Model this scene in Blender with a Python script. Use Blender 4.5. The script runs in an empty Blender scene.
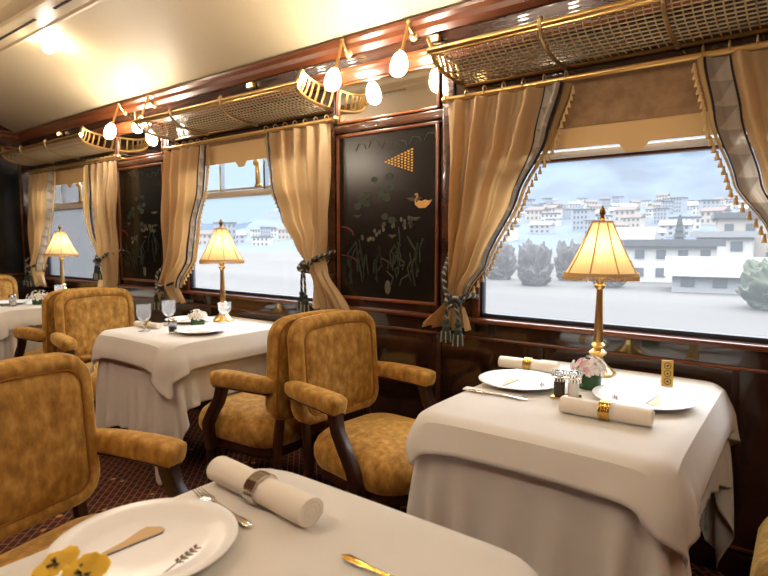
import bpy, bmesh, math, random
import numpy as np
from mathutils import Vector, Matrix, noise as mnoise
random.seed(7); rng = np.random.default_rng(7)
PI = math.pi; sin = math.sin; cos = math.cos
S = bpy.context.scene; COL = S.collection

# ------------------------------------------------------------------ materials
def lin(c):
    f = lambda x: x/12.92 if x <= .04045 else ((x+.055)/1.055)**2.4
    return tuple(f(x/255.) for x in c) + (1.,)
M = {}
def mat(name, rgb=(200,200,200), rough=.5, metal=0., **kw):
    m = bpy.data.materials.new(name); m.use_nodes = True
    b = m.node_tree.nodes['Principled BSDF']
    b.inputs['Base Color'].default_value = lin(rgb)
    b.inputs['Roughness'].default_value = rough
    b.inputs['Metallic'].default_value = metal
    for k, v in kw.items(): b.inputs[k.replace('_', ' ')].default_value = v
    M[name] = m
    return m, m.node_tree.nodes, m.node_tree.links, b
def noise_col(name, c1, c2, scale, lo=.35, hi=.65, detail=4, coord='Object', stretch=None, c3=None, bump=0., bscale=None):
    m = M[name]; N = m.node_tree.nodes; L = m.node_tree.links; b = N['Principled BSDF']
    tc = N.new('ShaderNodeTexCoord'); src = tc.outputs[coord]
    if stretch:
        mp = N.new('ShaderNodeMapping'); mp.inputs['Scale'].default_value = stretch
        L.new(src, mp.inputs[0]); src = mp.outputs[0]
    t = N.new('ShaderNodeTexNoise'); t.inputs['Scale'].default_value = scale; t.inputs['Detail'].default_value = detail
    L.new(src, t.inputs['Vector'])
    r = N.new('ShaderNodeValToRGB'); r.color_ramp.elements[0].position = lo; r.color_ramp.elements[1].position = hi
    r.color_ramp.elements[0].color = lin(c1); r.color_ramp.elements[1].color = lin(c2)
    if c3:
        e = r.color_ramp.elements.new((lo+hi)/2); e.color = lin(c3)
    L.new(t.outputs[0], r.inputs[0]); L.new(r.outputs[0], b.inputs['Base Color'])
    if bump:
        t2 = N.new('ShaderNodeTexNoise'); t2.inputs['Scale'].default_value = bscale or scale*4
        L.new(src, t2.inputs['Vector'])
        bp = N.new('ShaderNodeBump'); bp.inputs['Strength'].default_value = bump; bp.inputs['Distance'].default_value = .01
        L.new(t2.outputs[0], bp.inputs['Height']); L.new(bp.outputs[0], b.inputs['Normal'])
    return m

mat('velvet', rough=.8, Sheen_Weight=.9, Sheen_Roughness=.4); M['velvet'].node_tree.nodes['Principled BSDF'].inputs['Sheen Tint'].default_value = lin((255,215,130))
noise_col('velvet', (134,92,32), (214,170,90), 34, .28, .76, 10, stretch=(1,1,.6), c3=(176,130,54), bump=.2, bscale=90)
mat('piping', (150,96,28), .8)
mat('darkwood', rough=.3, Coat_Weight=.1); noise_col('darkwood', (34,18,12), (60,32,20), 6, stretch=(1,1,.2))
mat('mahogany', rough=.3, Coat_Weight=.3, Coat_Roughness=.15); noise_col('mahogany', (84,42,22), (120,64,34), 5, stretch=(.25,3,3))
mat('dado', rough=.12, Coat_Weight=.8, Coat_Roughness=.05); noise_col('dado', (36,22,18), (58,36,27), 4, stretch=(.3,2,2))
mat('frieze', rough=.25, Coat_Weight=.5); noise_col('frieze', (48,26,18), (74,44,28), 9, stretch=(.4,2,2))
mat('lacquer', (16,15,13), .22)
mat('brass', (226,192,126), .28, 1.); mat('old_brass', (196,172,126), .42, 1.); mat('dark_brass', (120,92,52), .4, 1.); mat('wire', (196,182,150), .5, .6)
mat('silver', (225,220,212), .14, 1.); mat('gold', (232,186,96), .2, 1.)
mat('mirror', (235,232,226), .03, 1.)
mat('cloth', (240,236,229), .85, Sheen_Weight=.15); noise_col('cloth', (222,218,210), (230,227,221), 3, bump=.06, bscale=420)
mat('napkin', (240,233,220), .9); mat('porcelain', (246,245,243), .25)
mat('ceiling', (224,206,172), .5); M['ceiling'].node_tree.nodes['Principled BSDF'].inputs['Specular IOR Level'].default_value = .3
mat('ceiling_trim', (212,192,156), .4); mat('slot', (22,18,14), .9)
mat('curtain', rough=.75, Sheen_Weight=.25); noise_col('curtain', (228,202,158), (238,216,176), 2.5, bump=.05, bscale=300)
N = M['curtain'].node_tree.nodes; L = M['curtain'].node_tree.links; b = N['Principled BSDF']
t_ = N.new('ShaderNodeBsdfTranslucent'); t_.inputs[0].default_value = lin((224,190,132)); mx = N.new('ShaderNodeMixShader'); mx.inputs[0].default_value = .3
L.new(b.outputs[0], mx.inputs[1]); L.new(t_.outputs[0], mx.inputs[2]); L.new(mx.outputs[0], N['Material Output'].inputs[0])
mat('braid', (58,58,64), .7); mat('band_grey', (192,182,170), .7); mat('band_light', (224,214,200), .7)
mat('fringe', (208,178,126), .8)
mat('blind_fabric', rough=.85); noise_col('blind_fabric', (136,108,78), (160,130,96), 22)
mat('blind_tan', (218,186,134), .8)
mat('cord', (42,44,44), .75); mat('cord_light', (160,154,134), .75); mat('tassel', (36,48,44), .8)
mat('bar_white', (226,224,220), .3); mat('gasket', (36,40,52), .4); mat('chrome', (205,205,208), .15, 1.); mat('painted_bar', (196,184,168), .4)
mat('leaf_green', (52,92,46), .6); mat('pot_green', rough=.4); noise_col('pot_green', (26,62,34), (48,92,50), 30)
mat('petal_white', (244,240,232), .7); mat('petal_pink', (232,188,204), .7)
mat('pansy_yellow', (252,216,66), .6); mat('pansy_dark', (40,20,14), .7)
mat('emblem_brown', (92,62,34), .5); mat('emblem_gold', (186,150,92), .4, .2); mat('emblem_blue', (36,56,84), .5)
mat('inlay_gold', (190,140,58), .35, .5); mat('inlay_green', (30,42,27), .5); mat('inlay_orange', (198,150,84), .45); mat('inlay_red', (92,30,22), .4); mat('inlay_grey', (88,84,68), .5)
mat('card_gold', (222,184,92), .4, .3); mat('ink', (50,38,24), .6)
mat('salt', (240,238,232), .9); mat('pepper', (70,60,54), .9)

# carpet
m, N, L, b = mat('carpet', rough=.95)
tc = N.new('ShaderNodeTexCoord'); mp = N.new('ShaderNodeMapping'); mp.inputs['Rotation'].default_value = (0,0,PI/4)
L.new(tc.outputs['Object'], mp.inputs[0])
ch = N.new('ShaderNodeTexBrick'); ch.inputs['Scale'].default_value = 14
ch.inputs['Color1'].default_value = lin((74,24,18)); ch.inputs['Color2'].default_value = lin((46,20,20)); ch.inputs['Mortar'].default_value = lin((150,100,62))
ch.inputs['Mortar Size'].default_value = .032; ch.inputs['Brick Width'].default_value = .8; ch.inputs['Row Height'].default_value = .45
L.new(mp.outputs[0], ch.inputs['Vector'])
vo = N.new('ShaderNodeTexVoronoi'); vo.inputs['Scale'].default_value = 9
L.new(tc.outputs['Object'], vo.inputs['Vector'])
rp = N.new('ShaderNodeValToRGB'); rp.color_ramp.elements[0].position = .1; rp.color_ramp.elements[1].position = .16
rp.color_ramp.elements[0].color = lin((190,140,84)); rp.color_ramp.elements[1].color = (0,0,0,1)
L.new(vo.outputs['Distance'], rp.inputs[0])
mx = N.new('ShaderNodeMix'); mx.data_type = 'RGBA'; mx.blend_type = 'LIGHTEN'; mx.inputs[0].default_value = 1
L.new(ch.outputs[0], mx.inputs[6]); L.new(rp.outputs[0], mx.inputs[7]); L.new(mx.outputs[2], b.inputs['Base Color'])

def emis(name, rgb, strength):
    m = bpy.data.materials.new(name); m.use_nodes = True; N = m.node_tree.nodes; N.clear()
    e = N.new('ShaderNodeEmission'); o = N.new('ShaderNodeOutputMaterial')
    e.inputs[0].default_value = lin(rgb); e.inputs[1].default_value = strength
    m.node_tree.links.new(e.outputs[0], o.inputs[0]); M[name] = m
BULB = 128.
emis('bulb', (255,240,216), BULB)
emis('lamp_bulb', (255,232,190), 40.); emis('ceiling_bulb', (255,240,218), 110.)
emis('frieze_glow', (255,226,170), 3.)

def clear(name, glossy=.08, tint=(1,1,1), veil=0., rough=.02):
    m = bpy.data.materials.new(name); m.use_nodes = True; N = m.node_tree.nodes; L = m.node_tree.links; N.clear()
    t = N.new('ShaderNodeBsdfTransparent'); t.inputs[0].default_value = (*tint, 1)
    g = N.new('ShaderNodeBsdfGlossy'); g.inputs['Roughness'].default_value = rough
    lw = N.new('ShaderNodeLayerWeight'); lw.inputs[0].default_value = glossy
    mx = N.new('ShaderNodeMixShader'); o = N.new('ShaderNodeOutputMaterial')
    L.new(lw.outputs['Fresnel'], mx.inputs[0]); L.new(t.outputs[0], mx.inputs[1]); L.new(g.outputs[0], mx.inputs[2])
    out = mx.outputs[0]
    if veil:
        d = N.new('ShaderNodeBsdfTranslucent'); d.inputs[0].default_value = (.9,.93,.97,1)
        m2 = N.new('ShaderNodeMixShader'); m2.inputs[0].default_value = veil
        L.new(out, m2.inputs[1]); L.new(d.outputs[0], m2.inputs[2]); out = m2.outputs[0]
    L.new(out, o.inputs[0]); M[name] = m
clear('window_glass', .12, veil=.05)  # pale translucent veil in the pane stands in for the outdoor haze
clear('stem_glass', .14, (.98,.98,.98), veil=.2)  # whitish translucent share mixed in to brighten the dark-looking bowls
# pleated silk shade: half diffuse, half translucent
m = bpy.data.materials.new('silk'); m.use_nodes = True; N = m.node_tree.nodes; L = m.node_tree.links; N.clear()
d = N.new('ShaderNodeBsdfDiffuse'); t = N.new('ShaderNodeBsdfTranslucent'); mx = N.new('ShaderNodeMixShader'); o = N.new('ShaderNodeOutputMaterial')
d.inputs[0].default_value = lin((240,220,180)); t.inputs[0].default_value = lin((244,218,166)); mx.inputs[0].default_value = .5
L.new(d.outputs[0], mx.inputs[1]); L.new(t.outputs[0], mx.inputs[2]); L.new(mx.outputs[0], o.inputs[0]); M['silk'] = m
mat('shade_trim', (196,158,102), .8)
# outdoors
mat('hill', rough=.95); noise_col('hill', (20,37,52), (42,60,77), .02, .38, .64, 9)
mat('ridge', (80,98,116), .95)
mat('ground_out', rough=.95); noise_col('ground_out', (39,37,35), (56,54,51), .12, detail=6, stretch=(.1,1,1))
mat('hedge_out', rough=.95); noise_col('hedge_out', (46,45,45), (66,65,64), .8)
mat('bush_out', rough=.95); noise_col('bush_out', (38,46,32), (58,66,50), .9)
mat('pine_out', (24,36,36), .95)
for i, c in enumerate([(142,141,138),(120,122,125),(130,124,115),(106,111,118)]): mat('house%d' % i, c, .9)
for i, c in enumerate([(50,53,58),(102,104,107),(68,58,54)]): mat('roof%d' % i, c, .9)
mat('house_window', (44,52,60), .5)

# ------------------------------------------------------------------ mesh helpers
class MB:
    def __init__(s): s.bm = bmesh.new()
    def poly(s, pts, idx=0):
        vs = [s.bm.verts.new(p) for p in pts]; f = s.bm.faces.new(vs); f.material_index = idx; return f
    def box(s, x0, x1, y0, y1, z0, z1, idx=0, bev=0.):
        v = [s.bm.verts.new((x, y, z)) for z in (z0, z1) for x, y in ((x0,y0),(x1,y0),(x1,y1),(x0,y1))]
        fs = [s.bm.faces.new([v[i] for i in q]) for q in ((3,2,1,0),(4,5,6,7),(0,1,5,4),(1,2,6,5),(2,3,7,6),(3,0,4,7))]
        for f in fs: f.material_index = idx
        if bev:
            es = list({e for f in fs for e in f.edges})
            bmesh.ops.bevel(s.bm, geom=es, offset=bev, segments=2, affect='EDGES', profile=.5)
        return s
    def loft(s, loops, cap0=True, cap1=True, closed=True, idx=0):
        R = [[s.bm.verts.new(p) for p in lp] for lp in loops]
        n = len(R[0])
        for a, b in zip(R, R[1:]):
            for i in range(n if closed else n-1):
                j = (i+1) % n
                f = s.bm.faces.new((a[i], a[j], b[j], b[i])); f.material_index = idx
        if cap0: s.bm.faces.new(R[0][::-1]).material_index = idx
        if cap1: s.bm.faces.new(R[-1]).material_index = idx
        return s
    def lathe(s, prof, c=(0,0,0), seg=24, idx=0, cap0=True, cap1=True, rot=0.):
        return s.loft([[(c[0]+r*cos(2*PI*k/seg+rot), c[1]+r*sin(2*PI*k/seg+rot), c[2]+z) for k in range(seg)] for r, z in prof], cap0, cap1, True, idx)
    def tube(s, pts, rad, seg=8, cap=True, closed=False, idx=0, up=(0,0,1), sq=1.):
        pw = lambda v: math.copysign(abs(v)**sq, v)
        P = [Vector(p) for p in pts]; n = len(P)
        if not isinstance(rad, (list, tuple)): rad = [rad]*n
        loops = []
        for i in range(n):
            a = P[(i-1) % n] if (closed or i > 0) else P[i]; b = P[(i+1) % n] if (closed or i < n-1) else P[i]
            t = (b-a).normalized(); u = Vector(up)
            if abs(t.dot(u)) > .95: u = Vector((1,0,0))
            w = t.cross(u).normalized(); u = w.cross(t)
            r = rad[i]; rw, ru = r if isinstance(r, (tuple, list)) else (r, r)
            loops.append([P[i] + w*(rw*pw(cos(2*PI*k/seg))) + u*(ru*pw(sin(2*PI*k/seg))) for k in range(seg)])
        if closed: loops.append(loops[0])
        return s.loft(loops, cap and not closed, cap and not closed, True, idx)
    def ball(s, c, r, idx=0, seg=12, rings=8):
        r = r if isinstance(r, (tuple, list)) else (r, r, r)
        prof = [(max(.02, sin(PI*i/rings)), -cos(PI*i/rings)) for i in range(rings+1)]
        return s.loft([[(c[0]+r[0]*q*cos(2*PI*k/seg), c[1]+r[1]*q*sin(2*PI*k/seg), c[2]+r[2]*z) for k in range(seg)] for q, z in prof], True, True, True, idx)
    def grid(s, fn, nu, nv, idxf=None):
        V = [[s.bm.verts.new(fn(i/nu, j/nv)) for j in range(nv+1)] for i in range(nu+1)]
        for i in range(nu):
            for j in range(nv):
                f = s.bm.faces.new((V[i][j], V[i+1][j], V[i+1][j+1], V[i][j+1]))
                if idxf: f.material_index = idxf((i+.5)/nu, (j+.5)/nv)
        return s
    def prism(s, outline, fn0, fn1, idx=0):
        return s.loft([[fn0(p) for p in outline], [fn1(p) for p in outline]], True, True, True, idx)
    def build(s, name, mats, parent=None, smooth=True, ang=40, loc=None, solid=0.):
        bm = s.bm
        if solid: bmesh.ops.solidify(bm, geom=bm.faces[:], thickness=solid)
        bmesh.ops.recalc_face_normals(bm, faces=bm.faces[:])
        me = bpy.data.meshes.new(name); bm.to_mesh(me); bm.free()
        for k in (mats if isinstance(mats, (list, tuple)) else [mats]): me.materials.append(M[k])
        if smooth:
            me.polygons.foreach_set('use_smooth', [True]*len(me.polygons))
            me.set_sharp_from_angle(angle=math.radians(ang))
        o = bpy.data.objects.new(name, me); COL.objects.link(o)
        if parent: o.parent = parent
        if loc: o.location = loc
        return o
def tag(o, label, cat, group=None):
    o['label'] = label; o['category'] = cat
    if group: o['group'] = group
    return o
def thing(name, label, cat, loc=(0,0,0), rz=0., group=None):
    o = bpy.data.objects.new(name, None); COL.objects.link(o); o.empty_display_size = .05
    o.location = loc; o.rotation_euler = (0,0,rz)
    return tag(o, label, cat, group)
def struct(o):
    o['kind'] = 'structure'; return o
def dup(root, label, loc, rz=None, group=None):
    def cp(o, p):
        c = o.copy(); COL.objects.link(c)
        if p: c.parent = p
        for ch in o.children: cp(ch, c)
        return c
    r = cp(root, None); r.location = loc
    if rz is not None: r.rotation_euler = (0,0,rz)
    r['label'] = label
    if group: r['group'] = group
    return r
def rrect(w, h, r, n=6, arch=0.):
    """rounded rectangle, centred, w x h; returns (a,b) points counter-clockwise"""
    r = min(r, w/2-1e-4, h/2-1e-4); P = []
    for cx, cy, a0 in ((w/2-r, h/2-r, 0), (-w/2+r, h/2-r, PI/2), (-w/2+r, -h/2+r, PI), (w/2-r, -h/2+r, 1.5*PI)):
        for k in range(n+1):
            a = a0 + PI/2*k/n; P.append((cx+r*cos(a), cy+r*sin(a)))
        if a0 in (0, PI) :     # extra points along the long top and bottom edges
            for k in range(1, 6):
                x = (w/2-r)*(1-2*k/6); P.append((x if a0 == 0 else -x, h/2 if a0 == 0 else -h/2))
    if arch: P = [(a, b + (arch*(1-(2*a/w)**2) if b > 0 else 0)) for a, b in P]
    return P
def sm(x): x = min(1, max(0, x)); return x*x*(3-2*x)
def interp(t, ks):
    for (t0, v0), (t1, v1) in zip(ks, ks[1:]):
        if t <= t1:
            q = (t-t0)/(t1-t0); q = q*q*(3-2*q)*.5 + q*.5
            return v0 + (v1-v0)*q
    return ks[-1][1]

# ------------------------------------------------------------------ camera and sky
YAW, PITCH, H = 37.297, -5.0, 1.27
cd = bpy.data.cameras.new('camera'); cam = bpy.data.objects.new('camera', cd); COL.objects.link(cam)
cd.sensor_width = 36.; cd.lens = 560/768*36; cd.clip_start = .05; cd.clip_end = 6000
cam.location = (0, 0, H); cam.rotation_euler = (math.radians(90+PITCH), 0, math.radians(YAW))
cd.dof.use_dof = True; cd.dof.focus_distance = 2.3; cd.dof.aperture_fstop = 5.0
S.camera = cam
w = bpy.data.worlds.new('sky'); S.world = w; w.use_nodes = True; N = w.node_tree.nodes; L = w.node_tree.links
bg = N['Background']; tc = N.new('ShaderNodeTexCoord'); sx = N.new('ShaderNodeSeparateXYZ'); rp = N.new('ShaderNodeValToRGB')
L.new(tc.outputs['Generated'], sx.inputs[0]); L.new(sx.outputs[2], rp.inputs[0])
E_ = rp.color_ramp.elements     # overcast: dim blue haze low down, bright cloud overhead
E_[0].color = (.074, .103, .120, 1); E_[0].position = .0; E_[1].color = (1.6, 1.64, 1.7, 1); E_[1].position = .62
e = E_.new(.17); e.color = (.076, .108, .129, 1); e = E_.new(.36); e.color = (.72, .78, .86, 1)
L.new(rp.outputs[0], bg.inputs[0]); bg.inputs[1].default_value = 6.2
S.view_settings.view_transform = 'Standard'; S.view_settings.look = 'None'; S.view_settings.gamma = 1.
S.view_settings.exposure = .22; S.view_settings.use_curve_mapping = False
S.cycles.use_denoising = True; S.cycles.max_bounces = 10; S.cycles.transparent_max_bounces = 16
S.cycles.sample_clamp_indirect = 6.; S.cycles.caustics_reflective = False; S.cycles.caustics_refractive = False

# ------------------------------------------------------------------ carriage shell
W, Y0, XE, XR = 2.42, -.20, -6.52, 1.6     # window wall, near wall, end wall, rear end
PITCHX = 2.44
WIN = [(-1.30, .14), (-3.70, -2.28), (-6.14, -4.74)]
ZS, ZT = .90, 1.94
struct(MB().box(XE-.1, XR, Y0-.1, W+.1, -.06, 0).build('floor', 'carpet', smooth=False))
def side_wall(name, ya, yb, wins=WIN):
    mb = MB(); xs = [XR]
    for a, b_ in wins: xs += [b_, a]
    xs += [XE-.06]
    mb.box(XE-.06, XR, ya, yb, 0, ZS-.03); mb.box(XE-.06, XR, ya, yb, ZT, 2.42)
    for k in range(0, len(xs), 2): mb.box(xs[k+1], xs[k], ya, yb, ZS-.03, ZT)
    return struct(mb.build(name, 'dado', smooth=False))
side_wall('wall_far', W, W+.07); struct(MB().box(XE-.06, XR, Y0-.07, Y0, 0, 2.42).build('wall_near', 'mahogany', smooth=False))
mb = MB(); mb.box(XE-.06, XE, Y0, W, 0, 2.62); struct(mb.build('wall_end', 'dado', smooth=False))
mb = MB(); mb.box(XR, XR+.06, Y0, W, 0, 2.75); struct(mb.build('wall_rear', 'mahogany', smooth=False))
# dado mouldings below the windows
tn = [0]
def trim(mb, m, **k):
    tn[0] += 1; return struct(mb.build('trim_%d' % tn[0], m, **k))
def rail_profile(y, z, w, h, x0=XE, x1=XR, bev=.006, sgn=-1):
    mb = MB(); ya, yb = (y-w, y) if sgn < 0 else (y, y+w)
    return mb.box(x0, x1, ya, yb, z, z+h, bev=bev)
trim(rail_profile(W, .868, .035, .022), 'mahogany')
trim(rail_profile(W, .785, .014, .014), 'mahogany')
trim(rail_profile(W, .10, .014, .014), 'mahogany')
struct(rail_profile(W, 0, .02, .09).build('baseboard_far', 'darkwood'))
# dado uprights
mb = MB()
for x in (-2.17, -1.49, -.95, -.2, -3.4, -2.65, -4.6, -3.93):
    mb.box(x-.012, x+.012, W-.012, W, .115, .78, bev=.004)
trim(mb, 'darkwood')
# cornice: two red wood mouldings with a dark frieze between, along the far wall, the near wall and the end wall
def cornice(pf, m, z0, z1):
    mb = MB()
    prof = [(0, z0), (pf*.55, z0), (pf*.75, z0+(z1-z0)*.3), (pf*.8, z0+(z1-z0)*.6), (pf, z0+(z1-z0)*.8), (pf, z1), (0, z1)]
    mb.loft([[(XR, W-a, z) for a, z in prof], [(XE+.0, W-a, z) for a, z in prof]])
    mb.loft([[(XR, Y0+a, z) for a, z in prof], [(XE+.0, Y0+a, z) for a, z in prof]])
    mb.loft([[(XE+a, W, z) for a, z in prof], [(XE+a, Y0, z) for a, z in prof]])
    trim(mb, m, ang=25)
cornice(.085, 'mahogany', 2.262, 2.342)
cornice(.03, 'frieze', 2.195, 2.264)
cornice(.05, 'mahogany', 2.128, 2.197)
# ceiling: cove, clerestory board with vent slots, raised middle
YC = (W+Y0)/2
half = [(W-.02, 2.34), (W-.05, 2.343), (2.26, 2.392), (2.12, 2.452), (1.95, 2.516), (1.80, 2.56), (1.68, 2.58), (1.605, 2.585)]
prof = [(y, z) for y, z in half] + [(2*YC-y, z) for y, z in half[::-1]]
mb = MB(); A = half; n = len(A)
mb.loft([[(XR, y, z) for y, z in half], [(XE, y, z) for y, z in half]], False, False, closed=False)
mb.loft([[(XR, 2*YC-y, z) for y, z in half], [(XE, 2*YC-y, z) for y, z in half]], False, False, closed=False)
mb.loft([[(XR, 1.34, 2.63), (XR, YC, 2.69), (XR, 2*YC-1.34, 2.63)], [(XE, 1.34, 2.63), (XE, YC, 2.69), (XE, 2*YC-1.34, 2.63)]], False, False, closed=False)
mb.box(XE, XR, Y0, W, 2.74, 2.78)
struct(mb.build('ceiling', 'ceiling', ang=60))
for s in (1, -1):
    f = (lambda y: y) if s > 0 else (lambda y: 2*YC-y)
    mb = MB()
    pr = [(1.615, 2.60), (1.61, 2.572), (1.585, 2.566), (1.57, 2.574), (1.45, 2.574), (1.44, 2.566), (1.415, 2.566), (1.405, 2.578), (1.375, 2.59), (1.34, 2.60), (1.325, 2.65), (1.60, 2.65)]
    mb.loft([[(XR, f(y), z) for y, z in pr], [(XE, f(y), z) for y, z in pr]])
    trim(mb, 'ceiling_trim', ang=25)
    mb = MB(); x = -3.75+.86*6
    while x > XE+.2:
        for k in range(17):
            mb.box(x-.036*k-.026, x-.036*k, *sorted((f(1.503), f(1.487))), 2.571, 2.5745)
        x -= .86
    trim(mb, 'slot', smooth=False)
# end wall: panelling and lunette
mb = MB()
for y0, y1 in ((2.05, 2.38), (1.62, 2.0), (.62, 1.56)): 
    for a, b_, c, d_ in ((y0, y0+.014, .9, 2.1), (y1-.014, y1, .9, 2.1), (y0, y1, 2.086, 2.1), (y0, y1, .9, .914)):
        mb.box(XE, XE+.014, a, b_, c, d_, bev=.004)
trim(mb, 'mahogany')
mb = MB()
for y0, y1 in ((2.075, 2.355), (1.645, 1.975), (.645, 1.535)): mb.box(XE, XE+.006, y0, y1, .93, 2.07)
trim(mb, 'lacquer', smooth=False)
struct(rail_profile(XE, 0, .0, .0).build('trim_99', 'dado')) if False else None

# windows
def window(n, x0, x1, far=True):
    y = W if far else Y0; s = 1 if far else -1
    mb = MB(); d = .022
    for a, b_, c, e in ((x0, x0+.035, ZS-.03, ZT), (x1-.035, x1, ZS-.03, ZT), (x0, x1, ZT-.03, ZT), (x0, x1, ZS-.03, ZS-.008)):
        mb.box(a, b_, *sorted((y-s*.006, y+s*.06)), c, e, bev=.004)
    fr = struct(mb.build('window_%d' % n, 'mahogany'))
    mb = MB()
    for a, b_, c, e in ((x0+.03, x0+.046, ZS-.01, ZT-.02), (x1-.046, x1-.03, ZS-.01, ZT-.02), (x0+.03, x1-.03, ZS-.01, ZS+.012)):
        mb.box(a, b_, *sorted((y+s*.012, y+s*.052)), c, e, bev=.003)
    mb.build('gasket', 'gasket', fr)
    MB().box(x0+.035, x1-.035, *sorted((y+s*.03, y+s*.036)), ZS-.005, ZT-.02).build('pane', 'window_glass', fr, smooth=False)
    return fr
W1 = window(1, *WIN[0]); W2 = window(2, *WIN[1]); W3 = window(3, *WIN[2])
# sliding top lights of the far windows
for fr, (x0, x1) in ((W2, WIN[1]), (W3, WIN[2])):
    mb = MB(); mb.box(x0+.04, x1-.04, W+.008, W+.05, 1.555, 1.592, bev=.004); mb.box(x0+.04, x1-.04, W+.012, W+.046, 1.60, 1.612, bev=.003)
    mb.build('transom', 'painted_bar', fr)
    mb = MB()
    for q in (.30, .62): 
        x = x0+(x1-x0)*q; mb.box(x-.008, x+.008, W+.012, W+.046, 1.592, 1.90)
    mb.build('glazing_bar', 'chrome', fr)
    x = x0+(x1-x0)*.60
    mb = MB(); mb.box(x-.05, x+.0, W-.004, W+.02, 1.60, 1.625, bev=.005); mb.box(x-.04, x-.012, W-.006, W+.02, 1.62, 1.76, bev=.008); mb.ball((x-.026, W-.006, 1.76), (.024, .018, .024))
    mb.build('latch', 'brass', fr)
mb = MB(); x0, x1 = WIN[0]
mb.box(x0+.04, x1-.04, W+.006, W+.05, 1.605, 1.640, bev=.004); mb.build('transom', 'mahogany', W1)

# ------------------------------------------------------------------ roller blinds
def blind(x0, x1, zfab, ztan, label, lip=None):
    t = thing('roller_blind', label, 'blind', ((x0+x1)/2, W-.012, ZT)); hw = (x1-x0)/2-.015
    if zfab < ZT: MB().box(-hw, hw, -.026, -.022, zfab-ZT, -.002).build('pelmet', 'blind_fabric', t, smooth=False)
    top = (zfab-ZT)+.006; zb = ztan-ZT
    out = [(-hw, top), (-hw, zb)]
    for k in range(13):
        q = k/12; x = -.085+.17*q
        out.append((x, zb-.035*(1 if .2 < q < .8 else 0) * (sm((q-.2)/.1)*sm((.8-q)/.1))))
    out += [(hw, zb), (hw, top)]
    MB().prism(out, lambda p: (p[0], -.021, p[1]), lambda p: (p[0], -.018, p[1])).build('cloth', 'blind_tan', t, smooth=False)
    if lip:
        mb = MB(); mb.tube([(-hw, .0, lip-ZT), (hw, .0, lip-ZT)], .016, 12)
        mb.build('pull_bar', 'bar_white', t)
    return t
blind(*WIN[0], 1.735, 1.65, 'tan roller blind with brown patterned pelmet above the large near window', 1.630)
blind(*WIN[1], 1.90, 1.775, 'short raised beige blind at top of the middle window')
blind(*WIN[2], 1.90, 1.775, 'short raised beige blind at top of the window nearest the end wall')

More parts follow.
